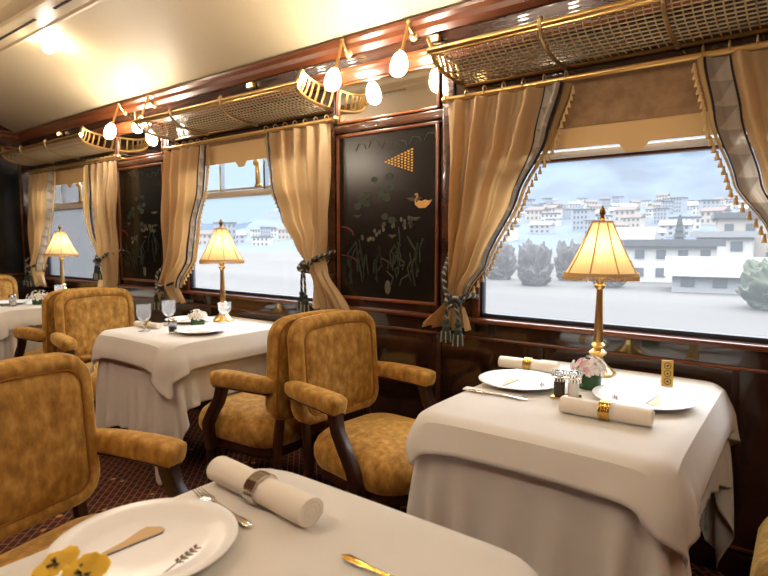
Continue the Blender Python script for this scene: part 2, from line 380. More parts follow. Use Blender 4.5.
# ------------------------------------------------------------------ lacquer panels between the windows, mirrors above
PAN = [(-2.17, -1.49), (-4.61, -3.93)]
def panel(k, x0, x1, label):
    t = thing('lacquer_panel', label, 'wall panel', ((x0+x1)/2, W-.002, .96)); hw = (x1-x0)/2; z1 = .89
    MB().box(-hw+.012, hw-.012, -.008, 0, -.03+.012, z1-.012).build('board', 'lacquer', t, smooth=False)
    mb = MB()
    for a, b_, c, d_ in ((-hw, -hw+.018, -.03, z1), (hw-.018, hw, -.03, z1), (-hw, hw, z1-.018, z1), (-hw, hw, -.03, -.012)):
        mb.box(a, b_, -.018, 0, c, d_, bev=.005)
    mb.build('moulding', 'mahogany', t)
    f0 = lambda p: (p[0], -.008, p[1]); f1 = lambda p: (p[0], -.0100, p[1])
    def flat(mb, pts, idx=0): mb.prism(pts, f0, f1, idx)
    def blob(mb, x, z, rx, rz, n=10, idx=0, a=0.): flat(mb, [(x+rx*cos(2*PI*i/n)*cos(a)-rz*sin(2*PI*i/n)*sin(a), z+rx*cos(2*PI*i/n)*sin(a)+rz*sin(2*PI*i/n)*cos(a)) for i in range(n)], idx)
    def line(mb, pts, w, idx=0):
        for (a, b_), (c, d_) in zip(pts, pts[1:]):
            l = math.hypot(c-a, d_-b_) or 1e-6; nx, nz = -(d_-b_)/l*w, (c-a)/l*w
            flat(mb, [(a+nx, b_+nz), (c+nx, d_+nz), (c-nx, d_-nz), (a-nx, b_-nz)], idx)
    r = random.Random(k+3)
    if k == 0:     # swan on the pond
        mb = MB(); sx_, sz = .235, .485
        body = [(-.05,.0),(-.02,-.022),(.03,-.022),(.06,-.002),(.085,.028),(.055,.024),(.03,.03),(.0,.022),(-.025,.028)]
        flat(mb, [(sx_+a*.75, sz+b_*.8) for a, b_ in body])
        line(mb, [(sx_-.034, sz+.0), (sx_-.038, sz+.024), (sx_-.024, sz+.042), (sx_-.026, sz+.056), (sx_-.04, sz+.052)], .0045)
        mb.build('swan_inlay', 'inlay_orange', t)
        mb = MB()     # stepped pavilion roof of small gold tiles
        for row in range(8):
            for c in range(row+1):
                cx = .155-.105*0 - row*.019 + 0; cz = .80 - .012 - c*.0
        for i in range(9):
            for j in range(9-i):
                x = .165-.019*(j) - .019*i*0; z = .795 + .0105*(i) - .0
                blob(mb, .175-.021*j, .66 + .0135*i + .0072*j, .0085, .0045, 6)
        mb.build('pavilion_inlay', 'inlay_gold', t)
    mb = MB()      # lily pads
    for x, z, q in ((-.16,.52,.026),(-.12,.55,.022),(-.19,.49,.024),(-.12,.50,.022),(-.03,.56,.026),(.01,.53,.028),(.04,.58,.022),(.0,.43,.022),(.05,.41,.024),(-.07,.63,.02),(.03,.64,.02)):
        mb = MB(); blob(mb, x, z, q*1.1, q*.8, 10); mb.build('lily_pad_inlay', 'inlay_green', t)
    mb = MB()      # reeds
    for i in range(34):
        x = -.27 + .5*r.random(); h = .06+.13*r.random(); z0 = .05+.17*r.random()*(.4+.6*sm((x+.3)/.4))
        line(mb, [(x, z0), (x+r.uniform(-.03,.03), z0+h*.6), (x+r.uniform(-.06,.06), z0+h)], .0035)
    mb.build('reed_inlay', 'inlay_green', t)
    mb = MB()      # small pale blossoms
    for i in range(26):
        x = -.16+.36*r.random(); z = .27+.05*r.random()+.10*sm((x+.2)/.3); mb = MB(); blob(mb, x, z, .009, .013, 6); mb.build('blossom_inlay', 'inlay_grey', t)
    mb = MB()
    line(mb, [(-.31+.10*sin(a*PI/8)*.9, .33+.05*cos(a*PI/8)) for a in range(5)], .004); mb.build('arc_inlay', 'inlay_red', t); mb = MB(); line(mb, [(-.31+.13*sin(a*PI/8), .16+.06*cos(a*PI/8)) for a in range(5)], .004)
    mb.build('arc_inlay', 'inlay_red', t)
    mb = MB()
    for (x, z, l) in ((-.19,.44,.05),(.20,.42,.06),(.19,.52,.09),(.05,.33,.05)):
        mb = MB(); [line(mb, [(x-l/2+.01*i, z-.006*i), (x+l/2-.01*i, z-.006*i)], .0016) for i in range(3)]; mb.build('ripple_inlay', 'inlay_grey', t)
    for i in range(6):
        mb = MB(); x = -.2+.09*i; z = .78+.03*r.random(); line(mb, [(x, z), (x+.02, z+.035), (x+.06, z+.03), (x+.07, z+.005)], .0014); mb.build('cloud_inlay', 'inlay_green', t)
    mb = MB(); blob(mb, .02, .05, .02, .04, 8); mb.build('bird_inlay', 'inlay_grey', t)
    # mirror above
    m_ = thing('mirror', ['framed mirror strip above the swan lacquer panel, under two lit bulbs', 'framed mirror strip above the far lacquer panel without a swan'][k], 'mirror', ((x0+x1)/2, W, 1.91))
    MB().box(-hw+.01, hw-.01, -.006, 0, .01, .215).build('mirror_glass', 'mirror', m_, smooth=False)
    mb = MB()
    for a, b_, c, d_ in ((-hw, -hw+.016, 0, .22), (hw-.016, hw, 0, .22), (-hw, hw, .207, .222), (-hw, hw, 0, .014)):
        mb.box(a, b_, -.016, 0, c, d_, bev=.004)
    mb.build('frame', 'mahogany', m_)
    return t
panel(0, *PAN[0], 'black lacquer wall panel painted with an orange swan and gold pavilion')
panel(1, *PAN[1], 'black lacquer wall panel with dim plants between the middle and end windows')
mb = MB()
for x0, x1 in PAN:
    for x in (x0-.05, x1+.05): mb.box(x-.03, x+.03, W-.016, W, .89, 2.145, bev=.005)
    mb.box(x0-.02, x1+.02, W-.014, W, 1.86, 1.905, bev=.004)
trim(mb, 'frieze')

# ------------------------------------------------------------------ bulbs on brass arms
def bulb_mesh(mb, c, r=.033, tilt=(0,0)):
    pr = [(.012, .055), (.02, .045), (.028, .03), (.033, .008), (.033, -.008), (.029, -.022), (.019, -.034), (.006, -.039)]
    k = r/.033
    for pass_ in (0,): mb.loft([[(c[0]+q*k*cos(2*PI*i/14)+tilt[0]*z, c[1]+q*k*sin(2*PI*i/14)+tilt[1]*z, c[2]+z*k) for i in range(14)] for q, z in pr])
def arm_lamp(x, label, near=False, group='lit bulbs on brass arms'):
    y = W-.05 if not near else Y0+.05; s = -1 if not near else 1
    t = thing('wall_lamp', label, 'lamp', (x, y, 2.27), 0, group)
    mb = MB(); mb.ball((.0, s*.0, 0), (.028, .014, .028), seg=14); mb.ball((0, s*.012, 0), (.016, .012, .016)); mb.build('rosette', 'old_brass', t)
    mb = MB(); mb.tube([(0, s*.01, 0), (0, s*.04, .03), (0, s*.05, .05), (0, s*.058, .03), (0, s*.085, -.05), (0, s*.11, -.12)], [.007,.007,.009,.007,.008,.011], 8, up=(1,0,0)); mb.ball((0, s*.05, .055), .012)
    mb.build('arm', 'brass', t)
    mb = MB(); mb.lathe([(.013,.02),(.018,.0),(.016,-.02)], (0, s*.113, -.115), 12); mb.build('socket', 'brass', t)
    mb = MB(); bulb_mesh(mb, (0, s*.13, -.178), .042, tilt=(0, -s*.25)); mb.build('bulb', 'bulb', t)
    return t
arm_lamp(-2.045, 'lit bulb on brass arm above swan panel, beside the middle window rack')
arm_lamp(-1.617, 'lit bulb on brass arm above swan panel, beside the near window rack')
arm_lamp(-4.382, 'lit bulb on brass arm above far panel, closer to the end wall')
arm_lamp(-3.96, 'lit bulb on brass arm above far panel, touching the middle rack')
for x in (-2.05, -1.62, .4, .8, -4.4, -3.96): arm_lamp(x, 'lit bulb on brass arm on the wall opposite the windows', near=True, group='bulbs on the opposite wall')
def ceiling_lamp(x, y, label, g):
    t = thing('ceiling_lamp', label, 'lamp', (x, y, 2.578), 0, g)
    MB().lathe([(.03,.006),(.03,-.004),(.022,-.012),(.02,-.02)], (0,0,0), 16).build('brass_ring', 'brass', t)
    mb = MB(); bulb_mesh(mb, (0,0,-.048), .036); mb.build('bulb', 'ceiling_bulb', t)
ceiling_lamp(-4.06, 1.69, 'round lit bulb on the cream ceiling beside the slotted vent board', None)
for x, y in ((-1.62, 1.69), (.8, 1.69), (-4.06, 2*YC-1.69), (-1.62, 2*YC-1.69), (.8, 2*YC-1.69)):
    ceiling_lamp(x, y, 'lit ceiling bulb outside the view of the photograph', 'ceiling bulbs out of view')
for x, lb in ((-2.86, 'small glowing spot lamp on dark frieze above the middle luggage rack'), (-5.55, 'small glowing spot lamp on dark frieze above the far luggage rack'), (-1.5, 'small glowing spot lamp on dark frieze at left end of near luggage rack')):
    t = thing('frieze_light', lb, 'lamp', (x, W-.03, 2.232))
    MB().box(-.03, .03, -.03, 0, -.018, .018, bev=.006).build('housing', 'brass', t)
    MB().box(-.024, .024, -.034, -.0302, -.013, .013).build('lens', 'frieze_glow', t)
# small brass fixtures on the end wall
for y, z, lb in ((2.02, 1.66, 'small brass fitting on the dark end wall, nearest the window'), (1.58, 1.66, 'small brass fitting on the dark end wall, farther from the window')):
    t = thing('wall_fitting', lb, 'fitting', (XE, y, z)); MB().box(0, .02, -.03, .03, -.045, .045, bev=.006).build('plate', 'brass', t); mb = MB(); mb.tube([(.02,0,0),(.05,0,.0)], .01, 8); mb.build('knob', 'brass', t)

# ------------------------------------------------------------------ luggage racks
def rack(x0, x1, label, brs):
    t = thing('luggage_rack', label, 'luggage rack', ((x0+x1)/2, W, 2.0)); hw = (x1-x0)/2
    def cv(q):      # basket section, front rail to wall
        a = q*PI/2
        return (-.29*cos(a)**.8 if q < 1 else -.012, .088-.085*sin(a)**.9)
    cs = [cv(i/16) for i in range(17)]
    mb = MB(); mb.tube([(-hw-.02, cs[0][0], cs[0][1]), (hw+.02, cs[0][0], cs[0][1])], .014, 10)
    mb.box(-hw-.01, hw+.01, cs[0][0]-.004, cs[0][0]+.012, cs[0][1]-.02, cs[0][1]+.014, bev=.003)
    mb.build('front_rail', 'brass', t)
    mb = MB(); mb.tube([(-hw, -.012, -.008), (hw, -.012, -.008)], .008, 8); mb.build('rear_rail', 'dark_brass', t)
    mb = MB(); n = int(2*hw/.029)
    for i in range(n+1):
        x = -hw + 2*hw*i/n; mb.tube([(x, y, z) for y, z in cs], .0029, 4, cap=False, up=(1,0,0))
    for j in range(1, 12):
        y, z = cv((j/12)**.9); mb.tube([(-hw, y, z), (hw, y, z)], .0029, 4, cap=False)
    mb.build('wire_basket', 'wire', t)
    for x in brs:
        x -= (x0+x1)/2; mb = MB(); P = [(x, y-.008, z-.012) for y, z in cs]; P = [(x, cs[0][0]-.002, cs[0][1]+.022), (x, cs[0][0]-.012, cs[0][1]+.014)] + P
        mb.tube(P, [.010]*3+[.008]*(len(P)-4)+[.012], 8, up=(1,0,0)); mb.ball((x, cs[0][0]-.002, cs[0][1]+.022), .010)
        mb.build('bracket', 'old_brass', t)
    for s in (-1, 1):
        mb = MB(); P = [(s*hw, y, z) for y, z in cs]
        mb.tube(P, .009, 8, up=(1,0,0))
        Q = [(s*(hw+.03), y+.012, z+.075+.03*(q/16)) for q, (y, z) in enumerate(cs)]
        Q[0] = (s*hw, cs[0][0], cs[0][1]+.01)
        mb.tube(Q, .008, 8, up=(1,0,0))
        for q in range(1, 16, 2):
            y, z = cs[q]; a = Q[q]
            mb.tube([(s*hw, y, z), (s*(hw+.012), (y+a[1])/2+.004, (z+a[2])/2-.006), a], [(.007,.007)]*3, 6, up=(1,0,0))
        mb.build('end_grille', 'brass', t)
    return t
rack(-1.36, .26, 'long brass wire luggage rack above the large near window', (-.87, -.44, -.01))
rack(-3.80, -2.20, 'long brass wire luggage rack above the middle window', (-3.36, -2.84))
rack(-6.24, -4.64, 'long brass wire luggage rack above the window nearest the end wall', (-5.78, -5.26))

# ------------------------------------------------------------------ curtains
YR = W-.085
def curtain_rod(x0, x1, label):
    t = thing('curtain_rod', label, 'curtain rod', ((x0+x1)/2, YR, 1.925)); hw = (x1-x0)/2
    mb = MB(); mb.tube([(-hw, 0, 0), (hw, 0, 0)], .0115, 12); mb.build('rod', 'brass', t)
    for s in (-1, 1):
        mb = MB(); mb.ball((s*(hw+.012), 0, 0), .02); mb.build('finial', 'brass', t)
        mb = MB(); mb.tube([(s*(hw-.05), 0, 0), (s*(hw-.05), .05, .0), (s*(hw-.05), .085, .0)], .007, 8); mb.build('bracket', 'old_brass', t)
curtain_rod(-1.40, .16, 'brass curtain rod along top of the large near window')
curtain_rod(-3.76, -2.125, 'brass curtain rod along top of the middle window')
curtain_rod(-6.15, -4.46, 'brass curtain rod along top of the window nearest the end wall')
def curtain(name_label, keysO, keysI, zt, zb, nf, seed, tie, amp=.032, zskew=0., bw=.13):
    u0 = .945-bw
    """keysO / keysI: x of the wall-side edge and of the window-side edge by t (0 top, 1 bottom)"""
    r = random.Random(seed); ph = r.random()*6; q_ = YR/2.36
    keysO = [(a, b_*q_) for a, b_ in keysO]; keysI = [(a, b_*q_) for a, b_ in keysI]; zt, zb = H+(zt-H)*q_, H+(zb-H)*q_
    x00 = interp(0, keysO)
    t = thing('curtain', name_label, 'curtain', (x00, YR, zb), 0, None)
    sgn = 1 if keysI[0][1] > keysO[0][1] else -1
    def pt(u, v, off=0.):
        a, b_ = interp(v, keysO), interp(v, keysI)
        us = u + .022*sin(u*PI*2*nf/2+ph)*sin(v*3)
        x = a+(b_-a)*us
        am = amp*(.7+.3*sm(v*5))*(1-.45*sm((v-tie)/.08))*min(1, abs(b_-a)/.30+.25)
        ph2 = 2*PI*nf*(u**.92)+ph
        y = am*sin(ph2) + .4*am*sin(2*ph2+v*2.2+1) + .012*sin(v*9+u*14)*sm(v*2)
        # deeper bundle at the tie-back
        y -= .035*math.exp(-((v-tie)/.10)**2)*sin(PI*u)
        z = zt-(zt-zb)*v + zskew*u*sm((v-.75)/.25)*1.0
        z += .004*sin(ph2)*sm((v-.9)*10)
        return (x-x00, y+off, z-zb)
    mb = MB(); mb.grid(lambda u, v: pt(u*(u0-.015+(1.015-u0)*sm((v-tie)/.05)), v), 80, 70); mb.build('drape', 'curtain', t, solid=.004, ang=80)
    mb = MB()
    def bidx(u, v):     # triangles of the woven border
        k = (v*11) % 1; return 1 if u < k else 0
    mb.grid(lambda u, v: pt(u0+u*bw, v*(tie+.02), -.003), 16, 170, bidx); mb.build('border', ['band_grey', 'band_light'], t, solid=.003, ang=80)
    mb = MB()
    mb.grid(lambda u, v: pt(u0-.012+u*.013, v*(tie+.02), -.004), 2, 60); mb.grid(lambda u, v: pt(.945+u*.013, v*(tie+.02), -.004), 2, 60); mb.build('braid', 'braid', t, solid=.005, ang=80)
    mb = MB(); mb.grid(lambda u, v: pt(.963+u*.037, v*(tie+.02), -.002), 3, 60); mb.build('edge', 'fringe', t, solid=.004, ang=80)
    mb = MB(); nt = 34
    for i in range(nt):
        v = (i+.6)/nt*(tie-.02)
        x, y, z = pt(1., v); c = (x+sgn*.010, y-.004, z-.004)
        mb.lathe([(.0035,.006),(.005,.0),(.004,-.005),(.0075,-.014),(.009,-.026)], c, 8)
    mb.build('fringe', 'fringe', t)
    for i in range(7):
        u = .03+.94*i/6; x, y, z = pt(u, 0); mb = MB()
        mb.tube([(x, -.0+.017*cos(a*PI/5), zt-zb+.028+.019*sin(a*PI/5)) for a in range(10)], .0028, 6, closed=True, up=(1,0,0)); mb.build('ring', 'old_brass', t)
    return t, pt, x00, zb
def tieback(label, x, z, rx, xw, zw, drop=.10, rz_=.03, two=.06, flip=1):
    """twisted cord looped round the gathered curtain, rising to a hook at (xw, zw), two tassels hanging"""
    t = thing('curtain_tieback', label, 'tieback', (x, YR, z))
    def rope(path, r):
        mb = MB(); P = []
        for (a, b_) in zip(path, path[1:]):
            a, b_ = Vector(a), Vector(b_); n = max(2, int((b_-a).length/.006))
            P += [a.lerp(b_, i/n) for i in range(n)]
        P.append(Vector(path[-1]))
        for st in (0, 1, 2):
            Q = []
            for i, p in enumerate(P):
                tdir = (P[min(i+1, len(P)-1)]-P[max(i-1, 0)]).normalized(); u = Vector((0,1,0)) if abs(tdir.y) < .8 else Vector((1,0,0))
                w_ = tdir.cross(u).normalized(); u = w_.cross(tdir); a = i*1.05+st*2*PI/3
                Q.append(p+w_*(r*.6*cos(a))+u*(r*.6*sin(a)))
            mb.tube(Q, r*.62, 6, idx=1 if st == 0 else 0)
        return mb
    ring = [(rx*cos(a), .01-.085*sin(a)*1.0, rz_*cos(a)+.004*sin(3*a)) for a in [PI*i/14 for i in range(-3, 18)]]
    wl = [(flip*rx*.35, -.082, .006), (flip*rx*.85, -.062, .035), ((xw-x)*.62, -.058, (zw-z)*.55), (xw-x, W-YR-.015, zw-z)]
    mb = rope(ring, .011); mb.build('loop', ['cord', 'cord_light'], t)
    mb = rope(wl, .010); mb.build('hanger', ['cord', 'cord_light'], t)
    mb = MB(); 
    kn = [(.030*cos(a), -.085-.012*sin(2*a), .024*sin(a)) for a in [2*PI*i/16 for i in range(17)]]
    mb = rope(kn, .011); mb.ball((0, -.080, 0), (.024, .016, .02)); mb.build('knot', ['cord', 'cord_light'], t)
    for k in (-1, 1):
        xx = k*two/2; dz = drop*(1 if k < 0 else 1.12)
        rope([(xx*.3, -.085, -.01), (xx*.9, -.088, -.01-dz*.5), (xx, -.086, -dz)], .007).build('drop_cord', ['cord', 'cord_light'], t)
        mb = MB(); mb.lathe([(.006,.0),(.014,-.008),(.014,-.02),(.010,-.026),(.019,-.04),(.017,-.052),(.024,-.07),(.026,-.10),(.02,-.102)], (xx, -.086, -dz), 12)
        for i in range(12):
            a = 2*PI*i/12; mb.tube([(xx+.022*cos(a), -.086+.022*sin(a), -dz-.06), (xx+.026*cos(a), -.086+.026*sin(a), -dz-.112)], .0035, 5, idx=1 if i % 2 == 0 else 0)
        mb.build('tassel', ['tassel', 'cord_light'], t)
    return t
# near window
curtain('tan curtain on left of large near window, gathered low by a tasselled cord', [(0,-1.425),(.3,-1.42),(.7,-1.41),(.86,-1.40),(1,-1.56)],
        [(0,-.83),(.20,-.895),(.42,-1.02),(.70,-1.19),(.82,-1.285),(.88,-1.315),(1,-1.27)], 1.918, .835, 5, 1, .86)
tieback('dark twisted tieback with two tassels on large window\'s left curtain', -1.315, .985, .058, -1.42, 1.20, .085, .018, .065, -1)
curtain('tan curtain at right edge of the photo, sweeping over the large near window', [(0,.16),(.3,.16),(.7,.15),(.86,.145),(1,.26)],
        [(0,-.365),(.20,-.315),(.42,-.23),(.57,-.125),(.70,-.03),(.82,.04),(.88,.06),(1,.03)], 1.918, .835, 5, 2, .86)
tieback('dark tieback on large window\'s right curtain', .10, .985, .065, .17, 1.2, .085, .018, .065, 1)
# middle window
curtain('tan curtain on left of middle window, beside the far lacquer panel', [(0,-3.85),(.3,-3.87),(.6,-3.88),(.84,-3.90),(1,-4.00)],
        [(0,-3.31),(.27,-3.35),(.5,-3.44),(.70,-3.52),(.86,-3.68),(.92,-3.69),(1,-3.62)], 1.91, .80, 5, 3, .88, amp=.026, bw=.03)
tieback('dark tieback with tassels on middle window\'s left curtain', -3.78, .915, .09, -3.89, 1.10, .05, .03, .09, -1)
curtain('tan curtain on right of middle window, beside the swan panel', [(0,-2.185),(.3,-2.185),(.55,-2.20),(.72,-2.235),(.80,-2.22),(1,-2.05)],
        [(0,-2.725),(.3,-2.675),(.5,-2.565),(.65,-2.44),(.76,-2.35),(.82,-2.33),(1,-2.335)], 1.915, .865, 5, 4, .76, amp=.028, bw=.05)
tieback('dark tieback with tassels on middle window\'s right curtain', -2.29, 1.115, .06, -2.19, 1.20, .14, .035, .03, 1)
# far window
curtain('tan curtain on left of the window nearest the end wall', [(0,-6.22),(.5,-6.24),(.84,-6.27),(1,-6.44)],
        [(0,-5.66),(.35,-5.73),(.6,-5.87),(.82,-6.02),(.9,-6.05),(1,-5.97)], 1.905, .80, 5, 5, .84, amp=.022)
tieback('dark tieback on left curtain of the window nearest the end wall', -6.12, .985, .10, -6.28, 1.12, .06, .03, .09, -1)
curtain('tan curtain on right of the window nearest the end wall', [(0,-4.53),(.35,-4.56),(.7,-4.58),(1,-4.60)],
        [(0,-5.02),(.3,-5.01),(.55,-4.96),(.70,-4.87),(.82,-4.84),(1,-4.90)], 1.905, .85, 5, 6, .74, amp=.024, bw=.03)
tieback('dark tieback on right curtain of the window nearest the end wall', -4.70, 1.10, .12, -4.56, 1.18, .05, .05, .04, 1)

# ------------------------------------------------------------------ chairs
def make_chair(label):
    t = thing('armchair', label, 'armchair', (0,0,0), 0, 'gold velvet dining armchairs')
    zc, lean = .695, .07
    BW, BH = .50, .455
    def L_(ins, x, arch=.016):
        return [(x-lean*(z_+BH/2), y_, zc+z_) for y_, z_ in rrect(BW-2*ins, BH-2*ins, max(.02, .085-ins*.8), 7, arch)]
    mb = MB()
    mb.loft([L_(.20,-.072), L_(.10,-.075), L_(.02,-.072), L_(.004,-.062), L_(0,-.05), L_(0,-.02), L_(.006,-.004), L_(.022,.008), L_(.040,.006), L_(.046,-.001), L_(.054,.006), L_(.10,.014), L_(.16,.017), L_(.21,.018)])
    bk = mb.build('backrest', 'velvet', t, ang=70)
    mb = MB(); mb.tube([(x+.003, y, z) for x, y, z in L_(.046, .001)], .0042, 6, closed=True, up=(1,0,0)); mb.build('front_piping', 'piping', bk)
    mb = MB(); mb.tube([(x, y, z) for x, y, z in L_(.012, -.072)], .0042, 6, closed=True, up=(1,0,0)); mb.build('rear_piping', 'piping', bk)
    def seat(ins, z, grow=0.):
        P = []
        for a, b_ in rrect(.52-2*ins, .50-2*ins, max(.03, .12-ins*.6), 7):
            x = a+.255; y = b_*(1+.10*(a/.26)); P.append((x+.03*max(0, a/.26)*(1-(b_/.26)**2), y, z))
        return P
    mb = MB(); mb.loft([seat(.03,.315), seat(.008,.325), seat(-.006,.36), seat(-.006,.395), seat(.008,.43), seat(.04,.458), seat(.09,.474), seat(.15,.482), seat(.2,.484)])
    mb.build('seat', 'velvet', t, ang=70)
    mb = MB(); mb.loft([seat(.035,.265), seat(.028,.27), seat(.022,.29), seat(.022,.32)]); mb.build('seat_rail', 'darkwood', t)
    for s in (-1, 1):
        y = s*.262
        P = [(-.075, s*.25, .638), (-.04, s*.255, .64), (.05, s*.268, .641), (.17, s*.278, .640), (.25, s*.283, .636), (.275, s*.285, .632), (.283, s*.285, .630)]
        mb = MB(); mb.tube(P, [(.024,.026),(.034,.034),(.038,.037),(.042,.038),(.043,.038),(.040,.036),(.028,.026)], 20, sq=.62); ar = mb.build('armrest', 'velvet', t, ang=80)
        mb = MB(); mb.tube([(x, yy, zz-.034) for x, yy, zz in P[1:-1]], [(.030,.008),(.032,.009),(.035,.009),(.034,.009),(.026,.008)], 10); mb.build('arm_rail', 'darkwood', ar)
        mb = MB(); mb.tube([(.245, s*.278, .62), (.248, s*.279, .58), (.264, s*.282, .53), (.305, s*.287, .47), (.345, s*.287, .41), (.358, s*.278, .35), (.352, s*.265, .28)],
                           [(.028,.032),(.025,.030),(.023,.029),(.023,.029),(.023,.030),(.025,.032),(.026,.034)], 12, up=(1,0,0), sq=.6)
        mb.build('arm_post', 'darkwood', t, ang=30)
        mb = MB(); mb.tube([(.44, s*.205, .30), (.445, s*.208, .24), (.45, s*.21, .12), (.452, s*.211, .02), (.452, s*.211, 0)], [(.026,.026),(.022,.022),(.017,.017),(.015,.015),(.019,.019)], 8, up=(1,0,0)); mb.build('leg', 'darkwood', t, ang=30)
        mb = MB(); mb.tube([(-.05, s*.185, .56), (-.035, s*.19, .42), (-.02, s*.19, .30), (-.04, s*.193, .15), (-.085, s*.197, 0)], [(.02,.018),(.021,.022),(.022,.025),(.018,.02),(.016,.017)], 8, up=(1,0,0)); mb.build('leg', 'darkwood', t, ang=30)
    return t
ch = make_chair('gold velvet armchair facing the large window\'s table, in the middle of the photo')
ch.location = (-1.65, 1.865, 0); ch.rotation_euler = (0,0,math.radians(-5))
def chair(label, x, y, deg): return dup(ch, label, (x, y, 0), math.radians(deg))
chair('gold velvet armchair facing the middle window\'s table, back-to-back with the central armchair', -1.875, 1.835, 180)
chair('gold velvet armchair facing right, behind the middle window\'s table', -3.76, 1.80, -4)
chair('gold velvet armchair facing the far table, back-to-back with the one behind the middle table', -4.0, 1.78, 178)
chair('large gold velvet armchair in left foreground, at the nearest table', -1.675, .575, 12)
chair('gold velvet armchair at extreme left beside the far table, only its back showing', -6.0, 1.88, 0)
chair('gold velvet armchair cut off at the bottom right corner of the photo', .46, 1.84, 180)

# ------------------------------------------------------------------ tables and draped cloths
TZ = .745
def drape(a, b, La, Lb, r=.04, h=.018, steps=260, seed=1, ylim=(-9, 9)):
    """cloth draped over a rounded a x b (half sizes) table top; returns grid of positions (top at z 0)"""
    R = np.random.default_rng(seed)
    ha, hb_ = a/round(a/h), b/round(b/h); La, Lb = round(La/ha)*ha, round(Lb/hb_)*hb_
    nu = int(round(2*(a+La)/ha)); nv = int(round(2*(b+Lb)/hb_))
    U = np.linspace(-(a+La), a+La, nu+1); V = np.linspace(-(b+Lb), b+Lb, nv+1)
    hu, hv = U[1]-U[0], V[1]-V[0]
    P = np.stack(np.meshgrid(U, V, indexing='ij')+[np.zeros((nu+1, nv+1))], -1)
    def sdf(X, Y):
        qx = np.abs(X)-(a-r); qy = np.abs(Y)-(b-r)
        mx = np.maximum(qx, 0); my = np.maximum(qy, 0); l = np.hypot(mx, my)
        d = l + np.minimum(np.maximum(qx, qy), 0) - r
        gx = np.where(l > 1e-9, mx/np.maximum(l, 1e-9), (qx > qy)*1.)*np.sign(X)
        gy = np.where(l > 1e-9, my/np.maximum(l, 1e-9), (qx <= qy)*1.)*np.sign(Y)
        return d, gx, gy
    pin = sdf(P[..., 0], P[..., 1])[0] < -.012
    P[..., 2] += 0.004*R.standard_normal(P.shape[:2])*~pin
    O = P.copy(); pin3 = pin[..., None]; P0 = P.copy(); wgt = (~pin).astype(float)
    dd = math.hypot(hu, hv)
    def con(A, B, wa, wb, rest, k=1.):
        d = P[B]-P[A]; l = np.sqrt((d*d).sum(-1, keepdims=True))+1e-9
        ws = np.maximum(wa+wb, 1e-6)[..., None]
        c = d*(k*(l-rest)/l/ws); P[A] += c*wa[..., None]; P[B] -= c*wb[..., None]
    sl = lambda s0, e, st: slice(s0, e, st)
    sets = []
    for o in (0, 1):
        n = (nu+1-o)//2; sets.append(((slice(o, o+2*n-1, 2), slice(None)), (slice(o+1, o+2*n, 2), slice(None)), hu, 1.))
        n = (nv+1-o)//2; sets.append(((slice(None), slice(o, o+2*n-1, 2)), (slice(None), slice(o+1, o+2*n, 2)), hv, 1.))
    for o in (0, 1):
        n = (nu+1-o)//2
        sets.append(((slice(o, o+2*n-1, 2), slice(0, nv)), (slice(o+1, o+2*n, 2), slice(1, nv+1)), dd, .35))
        sets.append(((slice(o, o+2*n-1, 2), slice(1, nv+1)), (slice(o+1, o+2*n, 2), slice(0, nv)), dd, .35))
    for st in (3,):
        for o in range(2*st):
            ia = np.arange(o, nu+1-st, 2*st)
            if len(ia): sets.append(((ia, slice(None)), (ia+st, slice(None)), st*hu, .025))
            ja = np.arange(o, nv+1-st, 2*st)
            if len(ja): sets.append(((slice(None), ja), (slice(None), ja+st), st*hv, .025))
    dt = .016
    for s in range(steps):
        vel = (P-O)*(.965 if s < steps*.7 else .90); O = P.copy()
        P = np.where(pin3, P0, P+vel+np.array([0, 0, -9.8*dt*dt]))
        for it in range(10):
            for A, B, rest, k in sets: con(A, B, wgt[A], wgt[B], rest, k)
            d, gx, gy = sdf(P[..., 0], P[..., 1]); zz = P[..., 2]
            ins = (d < .004) & (zz < 0) & ~pin
            top = ins & (-zz < -d+.004) & (d < -.001); side = ins & ~top
            P[..., 2] = np.where(top, 0, zz)
            pu = np.where(side, .004-d, 0); P[..., 0] += pu*gx; P[..., 1] = np.clip(P[..., 1]+pu*gy, *ylim)
    return U, V, P
